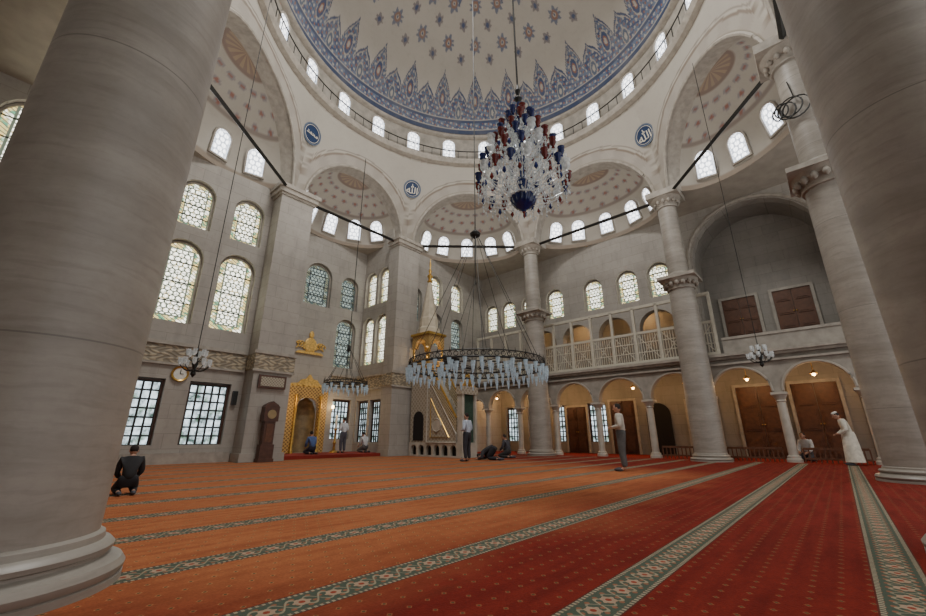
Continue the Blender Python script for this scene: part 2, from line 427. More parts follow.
for k,(a,b,T,Nn,M,half,ra,dep) in enumerate(sides):
    ss=[(-half,ZS),(-ra-.02,ZS)]+[(-ra*math.cos(pi*i/NA),ZS+ra*math.sin(pi*i/NA)) for i in range(NA+1)]+[(ra+.02,ZS),(half,ZS)]
    base=len(pv)
    edge_in=[];edge_out=[]
    for s,zb in ss:
        p=M+T*s; ro=p.length; d=p/ro
        for j in range(NS+1):
            z=zb+(ZR-zb)*j/NS; r=pend_r(ro,z)
            pv.append((d.x*r,d.y*r,z))
            da=math.hypot(s,max(0,z-ZS))-ra
            if da<.10: c=(.26,.225,.18)
            elif da<.55: c=(.31,.28,.24) if (int(math.atan2(z-ZS,s)*18/pi)%2) else (.345,.315,.27)
            elif da<.66: c=(.19,.15,.115)
            elif da<.74: c=(.40,.37,.315)
            elif da<.80: c=(.22,.19,.16)
            else: c=tuple(CRM*.92)
            if z>ZR-.25: c=(.26,.22,.18)
            pc.append(c)
        r=pend_r(ro,zb); q=d*r
        edge_in.append((q.x,q.y,zb)); q2=p+Nn*.6; edge_out.append((q2.x,q2.y,zb))
        yy=.6
        if abs(s)<=ra: yy=.6+dep*math.sqrt(max(0,1-(s/ra)**2))
        if abs(s)>ra+.1: yy=0
        ci=M+T*s+Nn*yy; ceil_in.append((ci.x,ci.y))
    n=NS+1
    for i in range(len(ss)-1):
        for j in range(NS):
            q=base+i*n+j; pf.append((q,q+n,q+n+1,q+1))
    mb=MB(); m_=len(edge_in)
    mb.add(edge_in+edge_out,[(i,i+1,i+1+m_,i+m_) for i in range(m_-1)])
    struct(tname(),mb,TRIM,'stone underside of a great arch',True)
    pts=edge_in[2:-2]
    struct(tname(),MB().tube(pts,.07,6),TRIM,'moulded edge of a great arch',True)
    A,B=120,54; vs=[];fs=[];cs=[]
    def sdp(al,be,kf=1.0):
        p=M+Nn*(.6+dep*math.cos(al)*math.cos(be)*kf)+T*(ra*math.sin(al)*math.cos(be)*kf)
        return Vector((p.x,p.y,ZS+ra*math.sin(be)))
    for i in range(A+1):
        al=-pi/2+pi*i/A
        for j in range(B+1):
            be=pi/2*j/B
            vs.append(tuple(sdp(al,be)))
            c=CRM.copy()
            if be<.07: c=np.array([.26,.21,.16])
            if .60<be<.64: c=np.array([.25,.21,.18])
            u=al*9/pi; rr=be*8/(pi/2); fu=(u+.5*(int(rr)%2))%1-.5; fv=rr%1-.5
            dm=math.hypot(fu*1.3*math.cos(be),fv)
            if 3<=rr<6:
                if dm<.12: c=np.array([.28,.12,.09])
                elif dm<.22: c=np.array([.26,.245,.25])
            if be>1.25:
                c=np.array([.33,.25,.17]) if math.sin(al*16)>0 else np.array([.25,.18,.14])
                if be<1.29: c=np.array([.22,.16,.13])
            cs.append(c)
    for i in range(A):
        for j in range(B):
            q=i*(B+1)+j; fs.append((q,q+B+1,q+B+2,q+1))
    me=MB().add(vs,fs).mesh('ceiling',[PAINT],True); setcol(me,np.array(cs))
    struct('ceiling',me,None,'half dome with faint painted rosettes on cream plaster')
    for al in (-62,-31,0,31,62):
        r_=math.radians(al); b1=math.asin(.42/ra); b2=math.asin(1.6/ra)
        p1=sdp(r_,b1,.985); p2=sdp(r_,b2,.985); up=(p2-p1).normalized()
        tn=(sdp(r_+.02,b1)-sdp(r_-.02,b1)).normalized()
        out=up.cross(tn)
        if out.dot(Vector((Nn.x,Nn.y,0)))<0: tn=-tn; out=up.cross(tn)
        if tn.cross(out).dot(up)<0: tn=-tn
        M4=Matrix((tn,out,up)).transposed().to_4x4(); M4.translation=p1-out*.06
        window((0,0,0),0,.70,1.15,'c','small arched clear window at the foot of a half dome',M4)
me=MB().add(pv,pf).mesh('ceiling',[PAINT],True); setcol(me,np.array(pc))
struct('ceiling',me,None,'painted pendentives and arch faces below the main dome')
cv=[];cf=[]
for (x,y) in ceil_in:
    t=1e9
    if x>1e-6: t=min(t,14/x)
    if x<-1e-6: t=min(t,-12.4/x)
    if y>1e-6: t=min(t,12.5/y)
    if y<-1e-6: t=min(t,-14/y)
    cv.append((x,y,TOP)); cv.append((x*t,y*t,TOP))
n=len(ceil_in)
for i in range(n): j=(i+1)%n; cf.append((2*i,2*j,2*j+1,2*i+1))
struct('ceiling',MB().add(cv,cf),PLASTER,'plain plaster ceiling of the outer bays')
struct('wall_drum',MB().lathe([(RR,ZR),(RR,18.2)],96,cap=False),[ARCST],'low cylindrical drum wall under the dome',True)
for i in range(24):
    a=2*pi*(i+.5)/24; nn=Vector((-math.cos(a),-math.sin(a)))
    window((math.cos(a)*(RR-.06),math.sin(a)*(RR-.06),16.72),math.atan2(nn.x,-nn.y),.72,1.2,'c','small arched window in the dome drum')
for pr,lb in (([(8.35,16.2),(8.12,16.26),(8.02,16.42),(8.0,16.5),(8.12,16.56),(8.35,16.58)],'moulded cornice under the drum windows'),([(8.35,18.1),(8.1,18.14),(8.02,18.22),(8.1,18.3),(8.3,18.32)],'moulded cornice at the foot of the dome')):
    struct(tname(),MB().lathe(pr,96,cap=False),TRIM,lb,True)
mb=MB().tube([(7.98*math.cos(2*pi*i/96),7.98*math.sin(2*pi*i/96),16.98) for i in range(96)],.03,5,0,True)
for i in range(96):
    a=2*pi*i/96; mb.tube([(7.98*math.cos(a),7.98*math.sin(a),16.5),(7.98*math.cos(a),7.98*math.sin(a),16.98)],.018,4)
struct(tname(),mb,IRON,'thin iron walkway railing around the drum')
# dome
A,B=1300,190
th=np.linspace(0,2*pi,A,endpoint=False); ep=np.linspace(0,pi/2*.985,B)
TH,EP=np.meshgrid(th,ep,indexing='ij')
co=np.stack([8.2*np.cos(EP)*np.cos(TH),8.2*np.cos(EP)*np.sin(TH),18.2+7.4*np.sin(EP)],-1).reshape(-1,3)
I,J=np.meshgrid(np.arange(A),np.arange(B-1),indexing='ij'); I2=(I+1)%A
F=np.stack([I*B+J,I*B+J+1,I2*B+J+1,I2*B+J],-1).reshape(-1,4)
def dome_col(t,v):
    n=t.size; c=np.ones((n,3))*np.array([.43,.40,.345])
    def paint(m,col): c[m]=col
    blue=np.array([.050,.075,.15]); cream=np.array([.38,.35,.30]); org=np.array([.25,.11,.07]); grey=np.array([.115,.15,.22])
    N=48; k=t*N/(2*pi); ki=np.floor(k); g=(k-ki-.5)*2; f=np.abs(g); alt=(ki%2)
    hg=.19+np.where(alt>0,.12,.06)*np.clip(1-f**2,0,1)**.8+np.where(alt>0,.04,.025)*np.exp(-f*9)
    band=v<hg
    s1=np.abs(np.sin(t*72+3.0*np.sin(v*60))-np.sin(v*95))
    s2=np.sin(t*144+v*40)*np.sin(v*130-t*24)
    paint(band,grey)
    paint(band&(s1<.60),blue)
    paint(band&(s2>.62),cream)
    paint(band&(s2<-.72),org)
    lob=((g*.5)**2*1.0+((v-.205)*4.2)**2)
    m1=band&(alt>0)
    paint(m1&(lob<.055),cream*.95); paint(m1&(lob<.038),blue); paint(m1&(lob<.012),org); paint(m1&(lob<.005),cream)
    lob2=((g*.5)**2+((v-.14)*4.2)**2); m2=band&(alt==0)
    paint(m2&(lob2<.035),cream*.9); paint(m2&(lob2<.022),grey*.7); paint(m2&(lob2<.005),cream)
    paint(band&(v>hg-.012),blue*.9)
    paint(band&(v<hg-.014)&(v>hg-.023),cream)
    paint((v>.085)&(v<.10),blue*.8); paint((v>.10)&(v<.106),cream)
    paint(v<.020,np.array([.20,.15,.10])); paint((v>.020)&(v<.042),blue*.7); paint((v>.042)&(v<.048),cream)
    for r,(vc,cnt,off) in enumerate(((.40,24,.25),(.46,24,.75),(.54,24,.25),(.615,24,.75))):
        kk=t*cnt/(2*pi)+off; ff=(kk-np.floor(kk)-.5)*2*pi/cnt*np.cos(vc*pi/2)*8.2; dv=(v-vc)*12.4
        d=np.hypot(ff/.30,dv/.42); an=np.arctan2(dv,ff)
        if r%2==1:
            paint(d<(.95+.24*np.sin(8*an)),np.array([.14,.16,.21])); paint(d<.6,np.array([.25,.14,.10])); paint(d<.3,cream); paint(d<.14,blue)
        else:
            paint(d<.68+.15*np.sin(6*an),np.array([.20,.18,.18])); paint(d<.3,blue)
    k2=t*24/(2*pi); f2=np.abs(k2-np.floor(k2)-.5)*2
    low=.735-.10*np.clip(1-f2**2,0,1)**2*np.where(np.floor(k2)%2>0,1,.5)-.03*np.exp(-f2*9)
    top=v>low; paint(top,grey); paint(top&(np.sin(t*48+v*20)*np.sin(v*110)>.1),blue); paint(top&(np.sin(t*72)*np.sin(v*120)>.5),cream); paint(top&(v<low+.012),blue)
    return c
me=bpy.data.meshes.new('ceiling_dome')
me.vertices.add(len(co)); me.vertices.foreach_set('co',co.astype(np.float32).ravel())
me.loops.add(F.size); me.loops.foreach_set('vertex_index',F.astype(np.int32).ravel())
me.polygons.add(len(F)); me.polygons.foreach_set('loop_start',np.arange(0,F.size,4,dtype=np.int32)); me.polygons.foreach_set('loop_total',np.full(len(F),4,dtype=np.int32))
me.update(calc_edges=True); me.validate(); me.polygons.foreach_set('use_smooth',[True]*len(me.polygons)); me.materials.append(PAINT)
setcol(me,dome_col(TH.ravel(),(EP/(pi/2)).ravel()))
struct('ceiling',me,None,'great dome painted with grey-blue arabesque border and scattered rosettes')
# roundels
words=['\uFEAA\uFEE4\uFEA4\uFEE3','\uFDF2']
for k in range(8):
    v=V[k]; z=14.55; ro=v.length; r1=pend_r(ro,z)-.10
    d=v/ro; sl=(pend_r(ro,z+.3)-pend_r(ro,z-.3))/.6
    nrm=Vector((-d.x,-d.y,sl*1.0)).normalized()
    mb=MB().lathe([(0,-.01),(.47,-.01),(.47,.03),(0,.03)],36)
    mb.lathe([(.47,-.01),(.52,-.01),(.52,.04),(.46,.045),(.46,.03)],36,m=1,cap=False)
    mb.lathe([(.40,.031),(.405,.04),(.42,.04),(.425,.031)],36,m=2,cap=False)
    o=ob('calligraphy_roundel',mb,[DISC,RIMB,SILV],(d.x*r1,d.y*r1,z),label='dark blue calligraphy roundel between the arches',cat='roundel',group='calligraphy roundels below the dome',smooth=True)
    zax=nrm; xax=Vector((0,0,1)).cross(zax).normalized(); yax=zax.cross(xax)
    M4=Matrix((xax,yax,zax)).transposed().to_4x4(); M4.translation=o.location; o.matrix_world=M4
    try:
        cu=bpy.data.curves.new('t','FONT'); cu.body=words[k%2]; cu.size=.62 if k%2==1 else .42; cu.align_x='CENTER'; cu.align_y='CENTER'; cu.extrude=.008; cu.offset=.006
        to=bpy.data.objects.new('t',cu); COL.objects.link(to); dg=bpy.context.evaluated_depsgraph_get()
        tm=bpy.data.meshes.new_from_object(to.evaluated_get(dg)); bpy.data.objects.remove(to)
        tm.materials.clear(); tm.materials.append(SILV)
        if len(tm.vertices):
            xs=[q.co.x for q in tm.vertices]; ys_=[q.co.y for q in tm.vertices]
            s_=.66/max(max(xs)-min(xs),max(ys_)-min(ys_)); cx=(max(xs)+min(xs))/2; cy=(max(ys_)+min(ys_))/2
            for q in tm.vertices: q.co.x=(q.co.x-cx)*s_; q.co.y=(q.co.y-cy)*s_
            ob('script',tm,None,(0,0,.04),parent=o,label='pale calligraphy')
    except Exception as e: print('text fail',e)

# ------------------------------------------------------------------ columns, piers, ties
def column(x,y,r,h,label,upper=True,seg=48,group='great marble columns under the dome',rt=.475):
    o=ob('column',None,None,(x,y,0),label=label,cat='column',group=group)
    k=r/.53; rt=rt*k
    base=MB().lathe([(.70*k,0),(.70*k,.04),(.685*k,.045),(.70*k,.06),(.705*k,.09),(.68*k,.125),(.63*k,.135),(.60*k,.155),(.60*k,.17),(.62*k,.18),(.625*k,.205),(.60*k,.23),(.565*k,.24),(.56*k,.275),(.53*k,.29)],seg)
    ob('base',base,[MARBLE],parent=o,smooth=True)
    ob('shaft',MB().lathe([(.53*k,.29),(.53*k,h*.3),((.53*k+rt)/2,h*.7),(rt,h-.55)],seg),[MARBLE],parent=o,smooth=True)
    cap=MB().lathe([(rt,h-.56),(.53*k,h-.55),(.54*k,h-.5),(.49*k,h-.48),(.50*k,h-.42),(.58*k,h-.3),(.60*k,h-.29),(.60*k,h-.25),(.68*k,h-.14),(.70*k,h-.12)],seg)
    cap.box(-.72*k,.72*k,-.72*k,.72*k,h-.13,h)
    for i in range(16):
        a=2*pi*i/16; cap.ball((.60*k*math.cos(a),.60*k*math.sin(a),h-.33),.085*k,None,.11*k,0,8,6)
    ob('capital',cap,[TRIM],parent=o,smooth=True)
    if upper:
        t=ZS
        u=MB().lathe([(.52,h),(.52,h+.1),(.46,h+.16),(.40,h+.22),(.40,h+.3),(.375,t-.75)],32); ob('upper_shaft',u,[MARBLE],parent=o,smooth=True)
        u=MB().lathe([(.375,t-.76),(.43,t-.74),(.43,t-.7),(.39,t-.68),(.46,t-.5),(.5,t-.48),(.62,t-.28)],32)
        u.box(-.66,.66,-.66,.66,t-.28,t-.0)
        for i in range(14):
            a=2*pi*i/14; u.ball((.5*math.cos(a),.5*math.sin(a),t-.5),.07,None,.1,0,8,6)
        ob('upper_capital',u,[TRIM],parent=o,smooth=True)
    return o
labs={2:'tall marble column with carved capital before the side gallery',3:'tall marble column with a slimmer column above its capital',4:'veined marble column near the side gallery',
 5:'huge grey marble column shaft close by',6:'huge banded marble column with round moulded base',7:'marble column below the dome'}
for i in (2,3,4,5,6,7): column(V[i].x,V[i].y,{6:.50,5:.57}.get(i,.53),7.3,labs[i],seg=96 if i in(5,6) else 48,rt=.53 if i in(5,6) else .475)
for i,(x0,x1) in ((0,(-3.3,-1.85)),(1,(3.2,4.65))):
    mb=MB().box(x0,x1,8.45,9.29,.3,10.9); mb.box(x0-.08,x1+.08,8.37,9.29,0,.3)
    o=ob('pier',mb,[WALL],label='square stone pier flanking the prayer niche',cat='pier',group='stone piers')
    c=MB().box(x0-.06,x1+.06,8.39,9.29,10.9,11.0).box(x0-.15,x1+.15,8.3,9.29,11.0,11.2).box(x0-.22,x1+.22,8.23,9.29,11.2,11.39)
    ob('capital',c,[TRIM],parent=o)
    f=MB().box(x0-.05,x1+.05,8.40,8.44,3.3,3.9,1).box(x0-.1,x1+.1,8.36,8.44,3.9,4.02).box(x0-.08,x1+.08,8.38,8.44,3.22,3.3)
    f.box(x0-.05,x0-.005,8.44,9.23,3.3,3.9,1)
    ob('frieze_band',f,[TRIM,FRIEZE],parent=o)
def beam(a,b,r=.085):
    return MB().tube([Vector(a),Vector(b)],r,4)
for k in range(8):
    a,b=V[k],V[(k+1)%8]; d=(b-a).normalized()
    p=a+d*(.78 if k in(0,1) else .64);q=b-d*(.78 if k in(7,0) else .64)
    if k==7: q=b-d*.95
    if k==1: p=a+d*.95
    ob('tie_beam',beam((p.x,p.y,11.22),(q.x,q.y,11.22)),[IRON],label='dark iron tie beam between two supports',cat='tie beam',group='iron tie beams')
cc=MB()
for q in range(5):
    cc.tube([(-.47-.02*q,.0+(.30-.05*q)*math.cos(t*pi/8)+.10*q,(.30-.03*q)*math.sin(t*pi/8)+.07*(q%2)) for t in range(16)],.020,5,0,True)
cc.tube([(-.44,0,.3),(-.42,.05,.9)],.014,4)
ob('cable_coil',cc,[IRON],(V[4].x,V[4].y,9.1),math.radians(-18),label='looped black cable coil tied to the upper column',cat='cable')

def band(x0,x1,y0,y1,lb):
    mb=MB().box(x0,x1,y0,y1,3.3,3.9,1)
    e=.06
    dx=(x1-x0)>(y1-y0)
    if dx: mb.box(x0,x1,y0-e,y1,3.9,4.02).box(x0,x1,y0-.03,y1,3.22,3.3)
    else: mb.box(x0-e,x1,y0,y1,3.9,4.02).box(x0-.03,x1,y0,y1,3.22,3.3)
    struct(tname(),mb,[TRIM,FRIEZE],lb)
band(-11.8,-3.36,9.24,9.295,'gilded carved inscription band along the stone wall')
band(-2.28,-.6,11.74,11.795,'gilded carved band around the niche recess')
band(1.8,3.34,11.74,11.795,'gilded carved band around the niche recess')
band(3.34,3.395,9.32,11.74,'gilded carved band around the niche recess')
band(4.75,9.7,9.24,9.295,'gilded carved band along the stone wall')
struct('baseboard_qibla',MB().box(-11.8,-3.4,9.2,9.295,0,.35),TRIM,'moulded stone skirting')

# ------------------------------------------------------------------ side gallery
ys=[7.9,5.65,3.4,1.1,-1.3,-3.7,-6.0,-8.3,-10.6]
a=MB().box(-9.28,13,0,.3,2.45,3.84).mesh('w',[ARCST]); cut=MB()
edges=[9.3]+ys+[-12.9]
for i in range(len(edges)-1):
    y0,y1=edges[i],edges[i+1]; w=abs(y1-y0)-.36; cx=-(y0+y1)/2
    r=w/2; hh=min(r,1.0)
    p=[(cx-r,2.2),(cx+r,2.2)]+[(cx+r*math.cos(pi*j/16),2.5+hh*math.sin(pi*j/16)) for j in range(17)]
    cut.prism(p,-.1,.4)
    struct(tname(),MB().tube([(9.88,-cx-r*math.cos(pi*j/20)*1.03,2.5+hh*math.sin(pi*j/20)*1.03) for j in range(21)],.045,5),PLASTER,'pale moulded edge of a gallery arch',True)
me=boolcut(a,cut.mesh('c',[ARCST]))
struct('wall_arcade',me,None,'low grey stone arcade of round arches carrying the gallery',loc=(9.9,0,0),rot=R90)
struct(tname(),MB().box(9.72,9.9,-12.9,9.28,3.84,3.94).box(9.62,9.9,-12.9,9.28,3.94,4.06).box(9.78,9.895,-12.9,9.28,3.62,3.70),TRIM,'moulded stone cornice of the gallery')
sm=MB().lathe([(.24,0),(.24,.1),(.2,.14),(.2,.2),(.15,.24),(.14,2.1),(.17,2.13),(.15,2.17),(.24,2.36)],20)
sm.box(-.25,.25,-.25,.25,2.36,2.45)
smm=sm.mesh('column',[WHITEM],True)
for y in ys:
    ob('column',smm,None,(10.05,y,0),label='slim white marble column of the gallery arcade',cat='column',group='slim arcade columns')
rl=ob('gallery_railing',None,None,(10.0,0,4.1),label='cream gallery balustrade with open lattice panels and tall posts',cat='railing')
post=MB().box(-.06,.06,-.06,.06,0,2.7).mesh('post',[CREAM])
pn=MB()
for i in range(9):
    q=-.44+.11*i; pn.box(-.015,.015,q-.016,q+.016,.12,1.35)
for z in(.50,.95): pn.box(-.02,.02,-.48,.48,z-.02,z+.02)
for s in(-1,1):
    pn.tube([(0,-.48*s,.12),(0,.48*s,1.35)],.022,4)
pan=pn.mesh('panel',[CREAM])
tr=MB().box(-.04,.04,-.48,.48,0,.12).mesh('rail',[CREAM])
yy=8.6
while yy>-5.0:
    ob('post',post,None,(0,yy,0),parent=rl); 
    if yy>-3.9: ob('panel',pan,None,(0,yy-.54,0),parent=rl); ob('rail',tr,None,(0,yy-.54,0),parent=rl); ob('rail',tr,None,(0,yy-.54,1.36),parent=rl)
    yy-=1.08
ob('top_rail',MB().box(-.06,.06,yy+1.03,8.65,2.6,2.74),[CREAM],parent=rl)
r2=ob('gallery_railing',None,None,(10.0,0,4.1),label='low stone parapet of the gallery below the great arch',cat='railing')
ob('panel',MB().box(-.06,.06,-12.9,yy+.9,0,.55),[ARCST],parent=r2); ob('rail',MB().box(-.1,.1,-12.9,yy+.9,.55,.65),[TRIM],parent=r2)
pts=[(11.27,-6.2+2.55*math.cos(pi*j/24),8.8+2.5*math.sin(pi*j/24)) for j in range(25)]
pts=[(11.27,-3.65,4.15)]+pts+[(11.27,-8.75,4.15)]
struct(tname(),MB().tube(pts,.09,6),TRIM,'moulded surround of the great arched recess',True)
vl=MB(); A_=24
va=[(11.81,-6.2+2.4*math.cos(pi*j/A_),8.78+2.4*math.sin(pi*j/A_)) for j in range(A_+1)]
vb=[(13.19,p[1],p[2]) for p in va]
vl.add(va+vb,[(j,j+1,j+2+A_,j+1+A_) for j in range(A_)])
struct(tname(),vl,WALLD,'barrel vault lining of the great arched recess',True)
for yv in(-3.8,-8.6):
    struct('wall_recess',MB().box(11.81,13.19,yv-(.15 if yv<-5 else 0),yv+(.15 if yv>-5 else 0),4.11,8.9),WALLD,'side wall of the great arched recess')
def door(loc,theta,w,h,label,mat=None):
    mat=mat or WOOD
    DN[0]+=1
    fr=MB().box(-w/2-.12,-w/2,-.1,.02,0,h+.12).box(w/2,w/2+.12,-.1,.02,0,h+.12).box(-w/2,w/2,-.1,.02,h,h+.12)
    o=ob('door_%d'%DN[0],fr,[TRIM],loc,theta,None,label,'door','structure')
    for s in(-1,1):
        lf=MB().box(-w/4+.01,w/4-.01,-.05,0,0,h)
        n=3
        for i in range(n):
            z0=h*i/n+.1; z1=h*(i+1)/n-.08
            lf.box(-w/4+.09,w/4-.09,-.085,-.05,z0,z1); lf.box(-w/4+.15,w/4-.15,-.11,-.085,z0+.07,z1-.07)
        l=ob('leaf',lf,[mat],(s*w/4,0,0),parent=o)
        ob('handle',MB().ball((0,0,0),.03),[GOLD],(-s*(w/4-.05),-.09,h*.45),parent=l)
    return o
for y,w in((-5.0,1.6),(-6.95,1.5),(-9.2,1.5)): door((13.18,y,.02),R90,w,3.0,'tall dark brown double door under the gallery',WOODL)
for y,w in((-5.05,1.35),(-7.05,1.35)): door((13.18,y,5.35),R90,w,1.85,'dark brown panelled shutters inside the arched recess',WOODL)
door((13.18,1.1,.02),R90,1.3,2.7,'brown wooden double door under the gallery',mat=WOOD)
mb=MB().prism(outline(1.15,2.5),-.06,0)
DN[0]+=1; struct('door_%d'%DN[0],mb,DARK,'dark arched doorway under the gallery',loc=(13.17,-.7,.02),rot=R90)
for y in(-2.7,3.8): door((13.18,y,.02),R90,1.2,2.5,'brown wooden door under the gallery',mat=WOOD)
for i in range(4,8):
    ya,yb=ys[i]-.3,ys[i+1]+.3
    f=MB().box(-.03,.03,yb,ya,.42,.5).box(-.03,.03,yb,ya,.1,.16)
    n=12
    for j in range(n+1): q=yb+(ya-yb)*j/n; f.box(-.015,.015,q-.02,q+.02,0,.46)
    ob('low_fence',f,[WOODL],(10.05,0,.0),label='low brown wooden fence between arcade columns',cat='fence',group='low wooden fences')
def lantern(x,y,z,ztop,p=18,lb='small glowing warm hanging lamp under the gallery'):
    o=ob('hanging_lamp',None,None,(x,y,z),label=lb,cat='lamp',group='warm hanging lamps')
    ob('rod',MB().tube([(0,0,.12),(0,0,ztop-z)],.012,4),[GOLD],parent=o)
    ob('bulb',MB().ball((0,0,0),.06),[BULB],parent=o)
    ob('shade',MB().lathe([(.03,.16),(.06,.12),(.12,.05),(.13,.03)],16,cap=False),[GOLD],parent=o,smooth=True)
    l=bpy.data.lights.new('warm_point_light','POINT'); l.energy=p; l.color=(1,.60,.27); l.shadow_soft_size=.1
    lo=bpy.data.objects.new('warm_point_light',l); COL.objects.link(lo); lo.parent=o; lo.location=(0,0,-.12)
for y in (8.5,6.8,4.5,2.2,-.1,-2.5,-4.9,-7.1,-9.4): lantern(11.7,y,3.2,3.86,44 if y>1 else 32)
for y in (6.5,2.8,-.9): lantern(12.4,y,7.2,TOP,40,'warm hanging lamp lighting the upper gallery')

# ------------------------------------------------------------------ mihrab
GOLDP=mat_lattice('gilded_carving',(.20,.11,.03),(.55,.36,.12),.16)
mh=ob('mihrab',None,None,(.6,11.79,.14),label='gilded prayer niche with pointed hood, side columns and crown',cat='prayer niche')
mh.scale=(1.12,1,1.02)
for s in(-1,1): ob('jamb',MB().box(.52,.92,-.18,0,0,1.99).mesh('jamb',[GOLDP]) if s>0 else MB().box(-.92,-.52,-.18,0,0,1.99).mesh('jamb',[GOLDP]),None,parent=mh)
sp=MB().box(-.92,.92,-.18,0,2.0,3.0).mesh('s',[GOLDP]); ct=MB()
ct.prism([(-.5,1.9),(.5,1.9)]+[(.5*math.cos(pi*j/12),2.05+.45*math.sin(pi*j/12)) for j in range(13)],-.3,.1)
ob('hood',boolcut(sp,ct.mesh('c',[GOLDP])),None,parent=mh)
nm=MB().lathe([(.49,0),(.49,1.7),(.44,2.0),(.30,2.35),(0,2.55)],20,(0,0,0),0,0,pi,cap=False)
nm.v=[(v[0],v[1]*.9,v[2]) for v in nm.v]
ob('niche',nm,[simple('niche_marble',(.24,.17,.08),.4,.2,.3,5)],(0,.02,0),parent=mh)
for s in(-1,1):
    ob('side_column',MB().lathe([(.09,0),(.09,.1),(.055,.15),(.05,2.4),(.08,2.5),(.09,2.6)],16,(s*.56,-.28,0)),[GOLD],parent=mh,smooth=True)
cr=MB().prism([(-.95,0),(.95,0),(.8,.14),(.5,.18),(.35,.36),(.15,.4),(0,.62),(-.15,.4),(-.35,.36),(-.5,.18),(-.8,.14)],-.14,0)
for i in range(7): cr.ball((-.75+.25*i,-.16,.07),.07,None,None,0,8,6)
ob('crown',cr,[GOLDL],(0,0,3.0),parent=mh)
cg=ob('gilded_crest',None,None,(.45,11.785,4.85),label='gilded scrollwork crest mounted high on the niche wall',cat='wall ornament')
g=MB().ball((0,-.06,.45),.34,.06,.40,0,16,10)
for s in(-1,1):
    for i in range(5):
        g.tube([(s*(.22+.13*i+.15*math.cos(t*.6)*(1-i*.1)),-.05,.28+.15*i-.03*i*i+.15*math.sin(t*.6)) for t in range(9)],.032,6)
g.prism([(-.75,.0),(.75,0),(.6,.12),(-.6,.12)],-.1,0)
g.ball((0,-.06,1.0),.13,.06,.2)
ob('scrolls',g,[GOLDL],parent=cg,smooth=True)
for x in(-.85,2.0):
    o=ob('candlestick',MB().lathe([(.22,0),(.2,.06),(.07,.12),(.05,.35),(.09,.45),(.05,.55),(.045,1.0),(.10,1.08),(.05,1.12)],16),[GOLD],(x,11.2,.14),label='tall brass candlestick with white candle beside the niche',cat='candlestick',group='brass candlesticks',smooth=True)
    ob('candle',MB().lathe([(.05,1.1),(.05,1.75),(0,1.8)],12),[FACE],parent=o)
    l=bpy.data.lights.new('warm_point_light','POINT'); l.energy=26; l.color=(1,.66,.30); l.shadow_soft_size=.06
    lo=bpy.data.objects.new('warm_point_light',l); COL.objects.link(lo); lo.location=(x,10.9,2.3)
    w=ob('wall_lamp',None,None,(x*1.0-.02,11.78,2.2),label='glowing gilt wall lamp beside the niche',cat='lamp',group='gilt wall lamps')
    ob('bracket',MB().tube([(0,0,0),(0,-.12,-.05),(0,-.15,.05)],.02,5),[GOLD],parent=w); ob('bulb',MB().ball((0,-.15,.12),.07,None,.1),[BULB],parent=w)

# ------------------------------------------------------------------ pulpit
mn=ob('pulpit',None,None,(4.8,8.3,0),label='carved marble pulpit with stair, gilded kiosk and tall spire',cat='pulpit')
L=3.5; hw=.5
bm=MB().box(-hw,hw,-L,0,0,.62).mesh('b',[WHITEM]); ct=MB()
for i in range(6):
    cy=-.35-i*.52
    p=[(cy-.19,.06),(cy+.19,.06)]+[(cy+.19*math.cos(pi*j/8),.34+.17*math.sin(pi*j/8)) for j in range(9)]
    ct.prismx(p,-hw-.1,hw+.1)
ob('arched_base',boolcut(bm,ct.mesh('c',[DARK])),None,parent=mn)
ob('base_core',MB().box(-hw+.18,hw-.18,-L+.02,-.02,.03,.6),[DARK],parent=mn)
tri=[(-1.25,.62),(-L+.35,.62),(-L+.35,1.0),(-1.25,3.65)]
ob('side_panel',MB().prismx(tri,-hw,-hw+.1),[CARVED],parent=mn); ob('side_panel',MB().prismx(tri,hw-.1,hw),[CARVED],parent=mn)
ob('molding',MB().tube([(-hw-.01,p[0],p[1]) for p in tri],.045,4,0,True),[WHITEM],parent=mn)
tri2=[(-1.5,.85),(-2.7,.85),(-1.5,2.6)]
ob('molding',MB().tube([(-hw-.01,p[0],p[1]) for p in tri2],.03,4,0,True),[GOLD],parent=mn)
ob('medallion',MB().lathe([(.0,.03),(.26,.03),(.30,.05),(.33,0)],8),[WHITEM],(-hw,-1.92,1.38),parent=mn).rotation_euler=(0,-pi/2,0)
st=MB(); n=14
for i in range(n):
    y1=-L+.35+(L-1.6)*i/n; st.box(-hw+.1,hw-.1,y1,-1.25,.62+3.0*i/n,.62+3.0*(i+1)/n)
ob('stair',st,[WHITEM],parent=mn)
bal=[(-1.25,3.65),(-L+.35,1.0),(-L+.35,1.65),(-1.25,4.35)]
PB=mat_lattice('pierced_balustrade',(.14,.10,.05),(.48,.40,.26),.14)
ob('balustrade',MB().prismx(bal,-hw-.03,-hw+.05),[PB],parent=mn); ob('balustrade',MB().prismx(bal,hw-.05,hw+.03),[PB],parent=mn)
for s in(-1,1): ob('handrail',MB().tube([(s*hw,-L+.35,1.68),(s*hw,-1.25,4.4)],.05,5),[GOLD],parent=mn)
ob('tower_base',MB().box(-hw,hw,-1.25,-.05,.62,3.9),[CARVED],parent=mn)
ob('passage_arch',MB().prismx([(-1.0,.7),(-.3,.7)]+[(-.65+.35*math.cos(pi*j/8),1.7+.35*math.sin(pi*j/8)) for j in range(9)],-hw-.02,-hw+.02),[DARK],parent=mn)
ob('platform',MB().box(-hw-.08,hw+.08,-1.33,0,3.9,4.05),[WHITEM],parent=mn)
for s in(-1,1): ob('parapet',MB().box(s*hw-.03,s*hw+.03,-1.28,-.03,4.05,4.6),[GOLDP],parent=mn)
post=MB().lathe([(.07,0),(.05,.08),(.045,.9),(.08,1.0)],12).mesh('kiosk_post',[GOLD],True)
